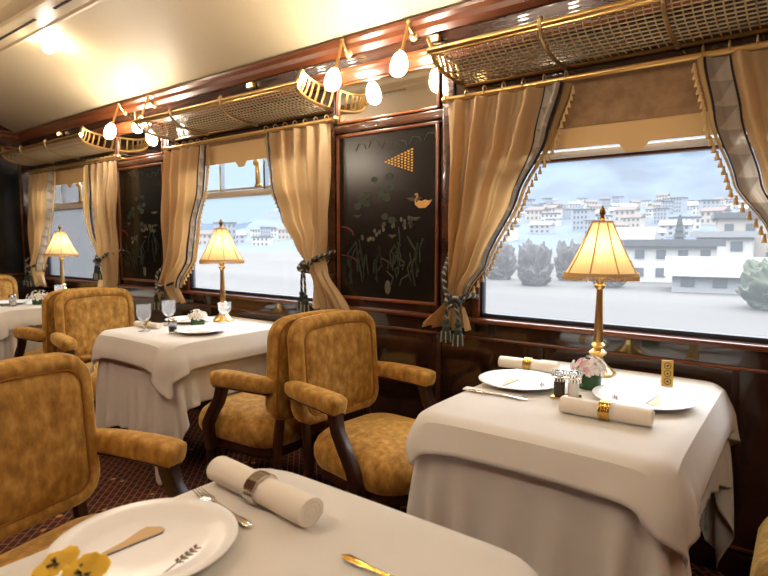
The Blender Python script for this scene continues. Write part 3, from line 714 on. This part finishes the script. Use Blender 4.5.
def cloth_obj(U, V, P, lim, off, name, label, loc, a_, b_e, group=None):
    iu = np.where((U > -lim[0]-1e-6) & (U < lim[1]+1e-6))[0]; iv = np.where((V > -lim[2]-1e-6) & (V < lim[3]+1e-6))[0]
    du = np.gradient(P, axis=0); dv = np.gradient(P, axis=1); n = np.cross(du, dv); n /= np.linalg.norm(n, axis=-1, keepdims=True)+1e-9
    Q = (P+n*(off if np.isscalar(off) else off[0]+off[1]*np.clip(-P[..., 2:3]/.09, 0, 1)))[iu[0]:iu[-1]+1, iv[0]:iv[-1]+1]
    a, b_ = Q.shape[:2]
    me = bpy.data.meshes.new(name); idx = np.arange(a*b_).reshape(a, b_)
    F = np.stack([idx[:-1, :-1], idx[1:, :-1], idx[1:, 1:], idx[:-1, 1:]], -1).reshape(-1, 4)
    me.from_pydata(Q.reshape(-1, 3).tolist(), [], F.tolist()); me.materials.append(M['cloth'])
    me.polygons.foreach_set('use_smooth', [True]*len(me.polygons))
    uu, vv = np.meshgrid(U[iu[0]:iu[-1]+1], V[iv[0]:iv[-1]+1], indexing='ij'); uu, vv = uu.ravel(), vv.ravel()
    ed = np.zeros(len(me.edges)*2, dtype=np.int32); me.edges.foreach_get('vertices', ed); ed = ed.reshape(-1, 2)
    on = lambda w_, lim_: np.abs(np.abs(w_)-lim_) < 1e-5
    fold = (on(uu[ed[:, 0]], a_) & on(uu[ed[:, 1]], a_) & (np.abs(vv[ed]).max(1) < b_e-.02)) | (on(vv[ed[:, 0]], b_e) & on(vv[ed[:, 1]], b_e) & (np.abs(uu[ed]).max(1) < a_-.02))
    me.attributes.new('crease_edge', 'FLOAT', 'EDGE').data.foreach_set('value', np.where(fold, .9, 0.).astype(np.float32))
    me.attributes.new('sharp_edge', 'BOOLEAN', 'EDGE').data.foreach_set('value', fold)
    o = bpy.data.objects.new(name, me); COL.objects.link(o); o.location = loc
    md = o.modifiers.new('subdivide', 'SUBSURF'); md.levels = md.render_levels = 1
    md = o.modifiers.new('thickness', 'SOLIDIFY'); md.thickness = .0025; md.offset = 1
    return tag(o, label, 'tablecloth', group)
HA, HB = .345, .485
HB2 = .425
CLS = [drape(HA, hb, .29, .42, seed=k, ylim=(-9, W-.03-y)) for k, y, hb in ((2, 1.86, HB), (3, 1.95, HB2), (4, 1.93, HB2))]
def table(x, y, hb, data, lu, lo, lt, ov=(.085, .115, .09, .08)):
    t = thing('dining_table', lt, 'table', (x, y, 0), 0, 'cloth covered dining tables')
    mb = MB(); o = rrect(2*HA-.03, 2*hb-.03, .07, 5); mb.loft([[(p[0], p[1], TZ-.035) for p in o], [(p[0], p[1], TZ-.008) for p in o]]); mb.build('tabletop', 'darkwood', t)
    for s in (-1, 1):
        for q in (-1, 1):
            mb = MB(); mb.lathe([(.028,TZ-.03),(.028,TZ-.1),(.02,TZ-.14),(.024,.3),(.014,.02),(.018,0)], (s*(HA-.09), q*(hb-.09), 0), 10); mb.build('leg', 'darkwood', t)
    U, V, P = data
    c1 = cloth_obj(U, V, P, (9, 9, 9, 9), .001, 'under_tablecloth', lu, (x, y, TZ), HA, hb); c2 = cloth_obj(U, V, P, (HA+ov[0], HA+ov[1], hb+ov[2], hb+ov[3]), (.005, .035), 'tablecloth', lo, (x, y, TZ), HA, hb)
table(-.58, 1.86, HB, CLS[0], 'long white undercloth reaching low on the large window\'s table', 'white top tablecloth of the large window\'s table, with gilt card and two plates', 'table by the large near window, hidden under its white cloths', (.02, .115, .057, .08))
table(-2.865, 1.95, HB2, CLS[1], 'long white undercloth on the middle window\'s table', 'white top tablecloth of the middle window\'s table, with a wine glass', 'table by the middle window, hidden under its white cloths')
table(-5.06, 1.93, HB2, CLS[2], 'long white undercloth on the far table at the left edge', 'white top tablecloth of the far table at the left edge', 'table by the window nearest the end wall, hidden under white cloths')
HBF = .485
CLF = drape(HA, HBF, .20, .22, r=.06, seed=5, ylim=(Y0+.03-.355, 9))
table(-.655, .355, HBF, CLF, 'white undercloth of the nearest table in the foreground', 'large white top tablecloth in the foreground, with napkin roll and yellow pansy', 'nearest table in the foreground, hidden under its white cloth', (.13, .13, .13, .13))
TT = TZ+.010     # top of the cloth

# ------------------------------------------------------------------ table lamps
def make_lamp(label):
    t = thing('table_lamp', label, 'table lamp', (0,0,0), 0, 'brass lamps with pleated shades')
    mb = MB(); mb.lathe([(.066,0),(.068,.006),(.062,.012),(.056,.016),(.052,.022),(.036,.034),(.024,.05),(.018,.066),(.03,.074),(.034,.082),(.026,.09),(.016,.098)], (0,0,0), 8, rot=PI/8); mb.build('base', 'brass', t, ang=30)
    mb = MB(); mb.lathe([(.016,.096),(.022,.104),(.026,.112),(.018,.122),(.0175,.13),(.0155,.22),(.0125,.30),(.012,.325),(.02,.332),(.022,.34),(.013,.347),(.015,.36),(.02,.368),(.014,.376),(.008,.39),(.006,.60)], (0,0,0), 16); mb.build('stem', 'brass', t, ang=30)
    n = 288; R0, R1, Z0, Z1 = .132, .034, .378, .582
    def ring(q, amp=1.):
        P = []
        for k in range(n):
            a = 2*PI*k/n; r = (R0+(R1-R0)*q) - .006*sin(PI*q)
            r += amp*.0016*(1-.5*q)*cos(k*PI/2) - .003*(1-abs(2*((a*8/(2*PI)) % 1)-1))
            P.append((r*cos(a), r*sin(a), Z0+(Z1-Z0)*q))
        return P
    mb = MB(); mb.loft([ring(i/8) for i in range(9)], False, False); sh = mb.build('shade', 'silk', t, ang=180)
    mb = MB()
    for k in range(8):
        a = 2*PI*(k)/8+.0; mb.tube([(r*cos(a), r*sin(a), z) for r, z in ((R0+.002, Z0), (R0*.5+R1*.5-.003, (Z0+Z1)/2), (R1+.002, Z1))], .0026, 5)
    mb.build('seam', 'shade_trim', sh)
    for rr, z, w_ in ((R0, Z0+.006, .006), (R1, Z1-.003, .004)):
        mb = MB(); mb.loft([[((rr+d_)*cos(2*PI*k/48), (rr+d_)*sin(2*PI*k/48), z+h_) for k in range(48)] for d_, h_ in ((.001,-w_),(.004,-w_),(.003,w_),(.0,w_))], False, False); mb.build('trim_band', 'shade_trim', sh)
    mb = MB()
    for k in range(150):
        a = 2*PI*k/150; r = R0+.002; mb.tube([(r*cos(a), r*sin(a), Z0+.002), ((r+.001)*cos(a), (r+.001)*sin(a), Z0-.014-.003*(k % 3 == 0))], [.0018,.0024], 4)
    mb.build('fringe', 'shade_trim', sh)
    mb = MB(); mb.lathe([(.006,.585),(.012,.592),(.007,.60),(.011,.612),(.012,.62),(.006,.632),(.002,.64)], (0,0,0), 12); mb.build('finial', 'dark_brass', t)
    mb = MB(); bulb_mesh(mb, (0,0,.47), .024); mb.build('bulb', 'lamp_bulb', t)
    return t
lp = make_lamp('lit brass table lamp standing before the large near window'); lp.location = (-.632, 2.185, TT)
dup(lp, 'lit brass table lamp standing before the middle window', (-2.945, 2.185, TT), .25)
dup(lp, 'lit brass table lamp farthest away, before the window nearest the end wall', (-5.24, 2.2, TT), .4)

# ------------------------------------------------------------------ tableware
def plate(label, x, y, R, deg=0, emb=True, g='white dinner plates'):
    t = thing('plate', label, 'plate', (x, y, TT), math.radians(deg), g)
    mb = MB(); k = R/.15
    mb.lathe([(.075*k,0),(.08*k,.002),(.098*k,.004),(.125*k,.012),(.15*k,.018),(.151*k,.020),(.149*k,.0212),(.124*k,.0155),(.102*k,.0085),(.096*k,.0072),(.05*k,.006),(.006*k,.006)], (0,0,0), 56); mb.build('dish', 'porcelain', t, ang=60)
    if emb:
        zz = .0065
        f0 = lambda p: (p[0]*k, p[1]*k, zz); f1 = lambda p: (p[0]*k, p[1]*k, zz+.0008)
        mb = MB(); mb.prism([(-.030,-.085),(-.026,-.02),(-.022,.040),(-.026,.050),(-.040,.052),(-.060,.035),(-.058,.02),(-.046,-.015),(-.040,-.05),(-.034,-.085)], f0, f1); mb.build('gilt_emblem', 'emblem_gold', t)
        mb = MB(); mb.prism([(-.029,-.085),(-.026,-.085),(-.022,-.02),(-.017,.040),(-.022,.046),(-.025,-.02)], f0, f1); mb.build('dark_stroke', 'emblem_blue', t)
        mb = MB()
        for i in range(5):
            q = i/4; a, b_ = .083-.012*q, .004+.042*q
            for s_ in (-1, 1):
                mb.prism([(a, b_), (a+s_*.006-.001, b_+.001), (a+s_*.0105, b_+.008), (a+s_*.004, b_+.008)], f0, f1)
        mb.prism([(.093,-.028),(.096,-.027),(.072,.05),(.070,.049)], f0, f1)
        mb.build('leaf_sprig', 'emblem_brown', t)
    return t
def napkin(label, x, y, deg, l=.23, r=.026, ring='silver'):
    t = thing('napkin_roll', label, 'napkin', (x, y, TT), math.radians(deg), 'rolled napkins')
    mb = MB(); n = 40
    sec = lambda q: [((r*(1-.10*sin(k*PI/n*2)**2*0))*cos(2*PI*k/n)*(1.08), r*.92*sin(2*PI*k/n)) for k in range(n)]
    loops = []
    for i, (q, s) in enumerate(((-.5,.90),(-.495,1.),(-.3,1.01),(-.06,.96),(0,.93),(.06,.96),(.3,1.01),(.495,1.),(.5,.90))):
        loops.append([(q*l, c*s, r*.92+d_*s) for c, d_ in sec(q)])
    mb.loft(loops); b_ = mb.build('linen', 'napkin', t, ang=50)
    mb = MB()      # rolled end spirals and the loose flap
    for s in (-1, 1):
        P = [(s*l*.5005, r*(.1+.85*i/40)*cos(i*.42), r*.92+r*.92*(.1+.85*i/40)*sin(i*.42)) for i in range(41)]; mb.tube(P, .0016, 5, up=(1,0,0))
    mb.tube([(-l*.495, r*.95, r*.55), (-.02, r*.95, r*.55)], .0018, 5); mb.tube([(.02, r*.97, r*.55), (l*.495, r*1.0, r*.55)], .0018, 5)
    mb.build('fold', 'napkin', b_)
    mb = MB()
    for dx in (-.012, -.004, .004, .012):
        mb.tube([(dx, r*1.09*cos(a), r*.92+r*.99*sin(a)) for a in [2*PI*k/28 for k in range(28)]], (.004), 6, closed=True, up=(1,0,0))
    mb.build('napkin_ring', ring, t)
    return t
def flat_ware(mb, kind, l=.20):
    """lies along +x, z 0 at the cloth"""
    P = [(-l/2, 0, .004), (-l/2+.01, 0, .006), (-l*.2, 0, .005), (l*.08, 0, .006), (l*.18, 0, .007)]
    mb.tube(P, [(.004,.002),(.0085,.0022),(.005,.0022),(.003,.002),(.004,.002)], 8)
    if kind == 'knife':
        mb.tube([(l*.16,0,.005),(l*.3,.001,.005),(l*.45,.002,.004),(l*.5,.004,.003)], [(.004,.0015),(.009,.001),(.009,.001),(.002,.001)], 8)
    elif kind == 'fork':
        mb.tube([(l*.16,0,.007),(l*.24,0,.005),(l*.32,0,.004)], [(.004,.0015),(.011,.0013),(.012,.0013)], 8)
        for s in (-3, -1, 1, 3): mb.tube([(l*.31, s*.003, .004), (l*.40, s*.0031, .004), (l*.5, s*.003, .008)], [.0017,.0016,.0008], 5)
    else:
        mb.tube([(l*.16,0,.006),(l*.26,0,.004),(l*.38,0,.003),(l*.5,0,.006)], [(.004,.0015),(.015,.002),(.018,.002),(.003,.0015)], 10)
def ware(kind, label, x, y, deg, m='silver', l=.20):
    mb = MB(); flat_ware(mb, kind, l); o = mb.build(kind, m); o.location = (x, y, TT); o.rotation_euler = (0,0,math.radians(deg)); return tag(o, label, kind)
def floret(name, mats, nP=5, r=.0085, seed=0):
    mb = MB()
    for k in range(nP):
        a = 2*PI*k/nP; 
        mb.loft([[(r*q*cos(a)+w_*sin(a)*s, r*q*sin(a)-w_*cos(a)*s, h_) for s in (-1, -.4, .4, 1)] for q, w_, h_ in ((.08,.001,0),(.5,r*.42,r*.22),(.85,r*.46,r*.42),(1.08,r*.2,r*.38))], False, False, closed=False)
    mb.ball((0,0,r*.12), r*.2)
    bm = mb.bm; me = bpy.data.meshes.new(name); bm.to_mesh(me); bm.free()
    for m_ in mats: me.materials.append(M[m_])
    me.polygons.foreach_set('use_smooth', [True]*len(me.polygons)); return me
FL = [floret('blossom', ['petal_white']), floret('blossom', ['petal_pink'])]
def posy(label, x, y, R=.036, Hh=.045, nfl=60, pink=.25, seed=0, spread=1.35):
    r = random.Random(seed); t = thing('flower_pot', label, 'flowers', (x, y, TT), 0, 'small posies on the tables')
    mb = MB(); mb.lathe([(R*.94,0),(R*.99,.003),(R,Hh*.5),(R*.99,Hh),(R*.9,Hh),(R*.86,Hh*.7)], (0,0,0), 24); mb.build('pot', 'pot_green', t)
    mb = MB(); mb.ball((0,0,Hh), (R*1.05, R*1.05, R*.45))
    for i in range(16):
        a = r.random()*6.28; q = R*spread*r.uniform(.6, 1.05); mb.loft([[(0,0,Hh)]*1+[(.002,0,Hh)], [(q*.6*cos(a)-.006*sin(a), q*.6*sin(a)+.006*cos(a), Hh+.018), (q*.6*cos(a)+.006*sin(a), q*.6*sin(a)-.006*cos(a), Hh+.018)], [(q*cos(a), q*sin(a), Hh+.012), (q*cos(a)+.001, q*sin(a), Hh+.012)]], False, False, closed=False)
    mb.build('foliage', 'leaf_green', t)
    for i in range(nfl):
        th = math.acos(1-.95*(i+.5)/nfl); ph = i*2.39996
        d_ = Vector((sin(th)*cos(ph), sin(th)*sin(ph), cos(th)*.8))
        o = bpy.data.objects.new('blossom', FL[1 if r.random() < pink else 0]); COL.objects.link(o); o.parent = t
        rr = R*spread*r.uniform(.75, 1.22); o.location = (d_.x*rr, d_.y*rr, Hh+.004+d_.z*rr*.95)
        o.rotation_mode = 'QUATERNION'; o.rotation_quaternion = d_.to_track_quat('Z', 'Y'); s = r.uniform(.8, 1.5); o.scale = (s, s, s)
    return t
def wine_glass(label, x, y, Hh=.135, R=.036):
    t = thing('wine_glass', label, 'glass', (x, y, TT), 0, 'cut wine glasses')
    mb = MB(); k = Hh/.135
    mb.lathe([(.033,0),(.033,.002),(.012,.006),(.005,.012),(.0045,.03),(.008,.04),(.0045,.046),(.005,.052)], (0,0,0), 20); mb.build('stem', 'stem_glass', t)
    mb = MB(); mb.lathe([(.005,.052),(.022,.06),(R*.94,.08),(R,.10),(R*.97,.12),(R*1.02,Hh),(R*.97,Hh),(R*.92,.12),(R*.94,.10),(R*.86,.082),(.018,.064),(.003,.058)], (0,0,0), 20); mb.build('bowl', 'stem_glass', t)
    return t
def tumbler(label, x, y, R=.022, Hh=.06, m='stem_glass', top=None):
    t = thing('shaker', label, 'shaker', (x, y, TT))
    mb = MB(); mb.lathe([(R*.86,0),(R*.9,.004),(R,Hh),(R*.9,Hh),(R*.8,.008),(.004,.008)], (0,0,0), 16); mb.build('glass_body', m, t)
    mb = MB(); mb.lathe([(R*.74,.01),(R*.78,Hh*.6),(.004,Hh*.6)], (0,0,0), 14); mb.build('contents', top or 'salt', t)
    mb = MB(); mb.lathe([(R*1.03,Hh-.004),(R*1.05,Hh+.004),(R*.8,Hh+.014),(R*.3,Hh+.018)], (0,0,0), 16); mb.build('cap', 'silver', t)
    return t
# -- large window's table
plate('white plate with dark emblem at left end of the large window\'s table', -.80, 1.845, .143, 0)
plate('white plate with dark emblem behind the front napkin, beside gilt card', -.402, 1.885, .15, 180)
napkin('rolled napkin with ring at front of the large window\'s table', -.447, 1.635, 4, .25, .026, 'gold')
napkin('rolled napkin lying behind the left plate, near the flower pot', -.865, 2.075, 7, .23, .024, 'gold')
ware('knife', 'knife lying in front of the left plate on the large window\'s table', -.80, 1.665, 5)
mb = MB(); mb.box(-.10, .10, -.018, .018, 0, .004, bev=.0015); o = mb.build('folded_cloth', 'napkin'); o.location = (-.83, 1.69, TT); o.rotation_euler = (0,0,.09); tag(o, 'folded cream cloth tucked under the left plate', 'cloth')
posy('green pot of white and pink blossoms in front of the near brass lamp', -.592, 1.955, .040, .052, 84, .3, 3)
# cruet
t = thing('cruet_stand', 'silver cruet stand holding salt and pepper beside the flower pot', 'cruet', (-.612, 1.785, TT), math.radians(18))
mb = MB(); mb.box(-.048, .048, -.026, .026, 0, .006, bev=.002); mb.build('base', 'gold', t)
mb = MB(); mb.box(-.046, .046, -.025, .025, .066, .070, bev=.001)
for i in range(11):
    for y in (-.024, .024): mb.box(-.045+.0088*i-.002, -.045+.0088*i+.002, y-.001, y+.001, .055, .082)
mb.box(-.048, .048, -.0265, -.0225, .080, .084); mb.box(-.048, .048, .0225, .0265, .080, .084); mb.build('gallery', 'silver', t)
for x, c, mm in ((-.022, 'pepper', 'pepper_jar'), (.022, 'salt', 'salt_jar')):
    mb = MB(); mb.lathe([(.016,.006),(.0175,.012),(.0175,.055),(.014,.064)], (x,0,0), 16); j = mb.build(mm, c, t)
    mb = MB(); mb.lathe([(.0145,.064),(.015,.074),(.009,.082)], (x,0,0), 14); mb.build('cap', 'silver', j)
# gilt card with three round marks
t = thing('table_card', 'small gilt card with three round marks standing on the large window\'s table', 'card', (-.378, 2.135, TT), math.radians(24))
t.scale = (.84, .84, .84)
tl = .12
def cpt(a, z, d_): return (a, d_ + z*tl*2.2*.0 + z*.10, z)
mb = MB(); mb.loft([[cpt(-.022,0,-.004), cpt(.022,0,-.004), cpt(.022,.108,-.004), cpt(-.022,.108,-.004)], [cpt(-.022,0,.002), cpt(.022,0,.002), cpt(.022,.108,.002), cpt(-.022,.108,.002)]]); mb.build('plaque', 'card_gold', t, smooth=False)
mb = MB()
for z in (.022, .054, .086):
    mb.tube([cpt(.013*cos(2*PI*k/20), z+.013*sin(2*PI*k/20), -.005) for k in range(20)], .0014, 5, closed=True, up=(0,1,0))
    mb.prism([(0,.006),(-.0055,-.004),(.0055,-.004)] if z < .08 else [(-.006,-.001),(.004,.006),(.006,.001),(-.002,-.005)], lambda p: cpt(p[0], z+p[1], -.004), lambda p: cpt(p[0], z+p[1], -.0058))
mb.build('round_mark', 'ink', t)
mb = MB(); mb.poly([cpt(-.012,.09,.002), cpt(.012,.09,.002), (.012,.06,.0), (-.012,.06,0)]); mb.build('easel_leg', 'card_gold', t, solid=.002)
# -- middle table
wine_glass('wine glass in front on the middle window\'s table', -2.955, 1.66, .15, .038)
wine_glass('wine glass behind the front one on the middle window\'s table', -3.03, 1.86, .15, .038)
wine_glass('wine glass standing beside the middle window\'s brass lamp', -2.83, 2.11, .13, .040)
tumbler('glass shaker between the wine glass and flowers on the middle table', -2.77, 1.72, .024, .066, top='pepper')
plate('white plate near the right edge of the middle window\'s table', -2.67, 1.83, .14, 180, g='white dinner plates')
plate('white plate behind the shaker on the middle window\'s table', -3.08, 2.02, .135, 30, g='white dinner plates')
napkin('rolled napkin on the left plate side of the middle window\'s table', -3.06, 1.74, 8, .20, .018, 'gold')
posy('green pot of white blossoms on the middle window\'s table', -2.875, 1.95, .040, .042, 62, 0, 5)
# -- far table
tumbler('glass shaker on the far table at the left edge', -4.88, 1.68, .026, .075)
posy('low wide pot of white blossoms on the far table', -4.86, 1.86, .05, .035, 62, 0, 8, 1.5)
plate('white plate on the far table, left of the white blossoms', -5.05, 1.72, .14, 10, False)
wine_glass('wine glass at base of the farthest brass lamp', -5.14, 2.13, .11, .04)
napkin('upright-looking rolled napkin on the far table\'s front edge', -5.0, 1.55, 0, .2, .024)
# -- foreground table
plate('large white plate with gold brush emblem on the foreground table', -.852, .468, .147, 0)
napkin('rolled napkin in wide silver ring on the foreground table', -.838, .70, -4, .30, .028, 'silver')
ware('fork', 'silver fork between the plate and napkin roll in the foreground', -.872, .632, 172)
ware('spoon', 'gold toned spoon handle at bottom of the foreground table', -.478, .648, 0, 'gold', .2)
mb = MB(); mb.tube([(-.1, 0, .005), (.1, 0, .005)], [(.003,.0015)]*2, 6)
mb.tube([(.02*cos(2*PI*k/20), .02*sin(2*PI*k/20)+.0, .006) for k in range(20)], .004, 6, closed=True); mb.bm.clear() 
# yellow pansy in a small bud vase
t = thing('pansy', 'yellow pansy bloom at bottom left over the foreground table', 'flower', (-.785, .335, TT))
mb = MB(); mb.lathe([(.022,0),(.026,.01),(.02,.03),(.012,.045),(.014,.05),(.01,.05)], (0,0,0), 16); mb.build('bud_vase', 'stem_glass', t)
mb = MB(); mb.tube([(0,0,.006), (.004,0,.04), (.01,-.004,.07)], .002, 6); mb.build('stem', 'leaf_green', t)
def pansy(cx, cy, cz, s, tilt, az, nm):
    R = Matrix.Rotation(az, 3, 'Z') @ Matrix.Rotation(tilt, 3, 'X'); c = Vector((cx, cy, cz))
    def P(x, y, z): return tuple(c + R @ Vector((x*s, y*s, z*s)))
    first = None
    for k, (a, l, w_) in enumerate(((60,1.0,1.2),(120,1.0,1.2),(0,.92,1.0),(180,.92,1.0),(-90,.95,1.5))):
        a = math.radians(a); mb = MB()
        def g(u, v):
            q = u; ww = w_*(sin(PI*min(1, q*.80+.06))**.8)*(v-.5)*1.0
            x = l*q; z = .10*q+(.03*sin(v*9+k))*q*q - .25*(v-.5)**2 + k*.012
            return P(x*cos(a)-ww*sin(a), x*sin(a)+ww*cos(a), z)
        mb.grid(g, 8, 8); mb.build('petal', 'pansy_yellow', nm, solid=.0006, ang=80)
    mb = MB()
    for a in (-90, 0, 180):
        for d_ in (-14, 0, 14):
            b_ = math.radians(a+d_); mb.tube([P(.08*cos(b_), .08*sin(b_), .10), P(.36*cos(b_), .36*sin(b_), .16)], [.0016,.0008], 4)
    mb.build('dark_whisker', 'pansy_dark', nm)
fl = MB(); fl.tube([(0,0,0),(0,0,.001)], .001, 4); fl.bm.clear()
pansy(.026, -.008, .062, .034, math.radians(22), math.radians(20), t)
pansy(-.034, -.018, .060, .032, math.radians(18), math.radians(-10), t)

# ------------------------------------------------------------------ outside
GZ = -1.6
def terr(b, d):      # bearing in degrees from +Y (clockwise), distance
    s = min(1., max(0., (b+56)/21.))**2 if b < -35 else 1.
    if b > 15: s *= max(.3, 1-(b-15)/60)
    z = GZ
    if d > 130: z += (min(d, 430)-130)*.085*(s**.6)
    if d > 430: z += (min(d, 1300)-430)*.42*s
    return z
def pos(b, d):
    a = math.radians(b); return (d*sin(a), d*cos(a))
def terrain():
    mb = MB(); bs = [-80+2*i for i in range(70)]; ds = [3.2, 8, 20, 40, 70, 130, 190, 250, 310, 370, 430, 520, 640, 800, 1000, 1300]
    def vert(b, d):
        x, y = pos(b, d); y = max(y, W+.6+.02*d) if d < 4 else y
        return (x, y, terr(b, d)+(0 if d < 431 else 22*(sin(b*.9+d*.013)*cos(b*.37-d*.02))*min(1, (d-430)/300)))
    V = [[mb.bm.verts.new(vert(b, d)) for d in ds] for b in bs]
    for i in range(len(bs)-1):
        for j in range(len(ds)-1):
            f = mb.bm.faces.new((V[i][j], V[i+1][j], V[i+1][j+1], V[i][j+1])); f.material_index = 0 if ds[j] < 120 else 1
    return struct(mb.build('ground_outside', ['ground_out', 'hill'], ang=60))
terrain()
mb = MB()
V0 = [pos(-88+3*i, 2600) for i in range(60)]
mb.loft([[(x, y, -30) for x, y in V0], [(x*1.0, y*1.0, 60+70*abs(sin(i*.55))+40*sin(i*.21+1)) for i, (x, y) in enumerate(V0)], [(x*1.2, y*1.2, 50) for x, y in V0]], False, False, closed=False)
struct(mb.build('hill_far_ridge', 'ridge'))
# houses
def house(label, b, d, w_, dp, h_, wall, roof, flat, turn=0., group=None, z=None, nw=4, ns=2):
    x, y = pos(b, d); z = terr(b, d) if z is None else z
    t = thing('house', label, 'house', (x, y, z-.3), math.radians(-b+turn), group)
    MB().box(-w_/2, w_/2, -dp/2, dp/2, -1.5, h_+.3).build('walls', wall, t, smooth=False)
    mb = MB()
    if flat: mb.box(-w_/2-.4, w_/2+.4, -dp/2-.4, dp/2+.4, h_+.3, h_+.75)
    else: mb.loft([[(-w_/2-.4, -dp/2-.5, h_+.2), (-w_/2-.4, dp/2+.5, h_+.2), (-w_/2-.4, 0, h_+.3+dp*.28)], [(w_/2+.4, -dp/2-.5, h_+.2), (w_/2+.4, dp/2+.5, h_+.2), (w_/2+.4, 0, h_+.3+dp*.28)]])
    mb.build('roof', roof, t, smooth=False)
    for s in range(ns):
        for k in range(nw):
            cx = -w_/2+w_*(k+.5)/nw; cz = .3+h_*(s+.55)/ns; a, c = w_/nw*.22, h_/ns*.24
            MB().box(cx-a, cx+a, -dp/2-.06, -dp/2+.05, cz-c, cz+c).build('window', 'house_window', t, smooth=False)
    return t
house('long white house with grey flat roof just right of near lamp, outside', -10.6, 44, 5.2, 5, 2.4, 'house0', 'roof0', True, 8)
house('white block house at centre right beyond the large window', -6.0, 52, 3.6, 4, 3.0, 'house0', 'roof1', True, -5, nw=2)
house('low shed with white roof in front of the white block outside', -5.2, 36, 6.0, 3.2, 1.0, 'house1', 'roof1', False, 4, ns=1)
house('pale villa with overhanging roof at far right beyond the large window', -3.0, 58, 7.5, 6, 4.6, 'house2', 'roof0', True, 6, nw=5)
house('grey low house behind the near brass lamp, outside', -14.2, 60, 5, 5, 2.6, 'house3', 'roof1', False, -8)
HP = []
for k in range(4):
    lb = ['white cube shaped town house far away on the slope', 'pale grey gabled town house far away on the slope', 'cream town house with snowy roof far away on the slope', 'bluish white apartment block far away on the slope'][k]
    HP.append((lb, 'house%d' % k, 'roof%d' % (k % 3), k in (0, 3), (9, 11, 10, 8)[k], (5, 4.5, 6, 10)[k], (2, 2, 2, 4)[k]))
proto = [None]*4; r = random.Random(11)
spots = []
def free(b, d):
    x, y = pos(b, d); return all(math.hypot(x-p, y-q) > 15.5 for p, q in (pos(*e) for e in spots))
for n_, b0, b1, d0, d1 in ((118, -30, -1, 150, 440), (34, -57, -42, 150, 420), (9, -69, -61, 160, 400)):
    k = tries = 0
    while k < n_ and tries < 3000:
        tries += 1; e = (r.uniform(b0, b1), d0+(d1-d0)*r.random()**.8)
        if free(*e): spots.append(e); k += 1
for i, (b, d) in enumerate(spots):
    k = r.randrange(4); lb, wl, rf, fl_, w_, h_, ns = HP[k]; g = 'distant town houses %d' % k
    sc = r.uniform(.45, .8)
    if proto[k] is None:
        proto[k] = house(lb, b, d, w_, 7, h_, wl, rf, fl_, r.uniform(-30, 30), g, ns=ns); o = proto[k]
    else:
        x, y = pos(b, d); o = dup(proto[k], lb, (x, y, terr(b, d)-.3), math.radians(-b+r.uniform(-35, 35)), g)
    o.scale = (sc, sc, sc)
def bush(label, b, d, rx, rz, m, seed, grp=None, nm='bush'):
    R = random.Random(seed); x, y = pos(b, d); mb = MB()
    bmesh.ops.create_icosphere(mb.bm, subdivisions=5, radius=1)
    for v in mb.bm.verts:
        n = v.co.copy(); p = n*2.2+Vector((seed*3.1, seed*1.7, 0))
        q = 1+.30*mnoise.noise(p)+.16*mnoise.noise(p*2.7)+.09*mnoise.noise(p*7)
        v.co = Vector((n.x*rx*q, n.y*rx*q, (n.z*.9+.75)*rz*q))
    o = mb.build(nm, m); o.location = (x, y, terr(b, d)-.1); return tag(o, label, nm, grp)
for i in range(5): bush('bare greyish shrub by the track, left part of the large window', -29+3.4*i, 36+5*(i % 2), 1.05, 1.5, 'hedge_out', i+1, 'bare shrubs by the track')
bush('greenish bush at far right beyond the large window', -1.6, 28, 1.5, 1.3, 'bush_out', 9)
x, y = pos(-10.6+1.0, 92)
t = thing('conifer', 'single dark conifer above the long white house outside', 'tree', (x, y, terr(-9.6, 92)))
mb = MB()
for k in range(6): mb.lathe([(1.5-.2*k, .6+k*.85), (.15, .6+k*.85+1.5)], (0,0,0), 12, rot=k)
mb.build('crown', 'pine_out', t); mb = MB(); mb.lathe([(.2,-.3),(.15,1.2)], (0,0,0), 8); mb.build('trunk', 'emblem_brown', t)
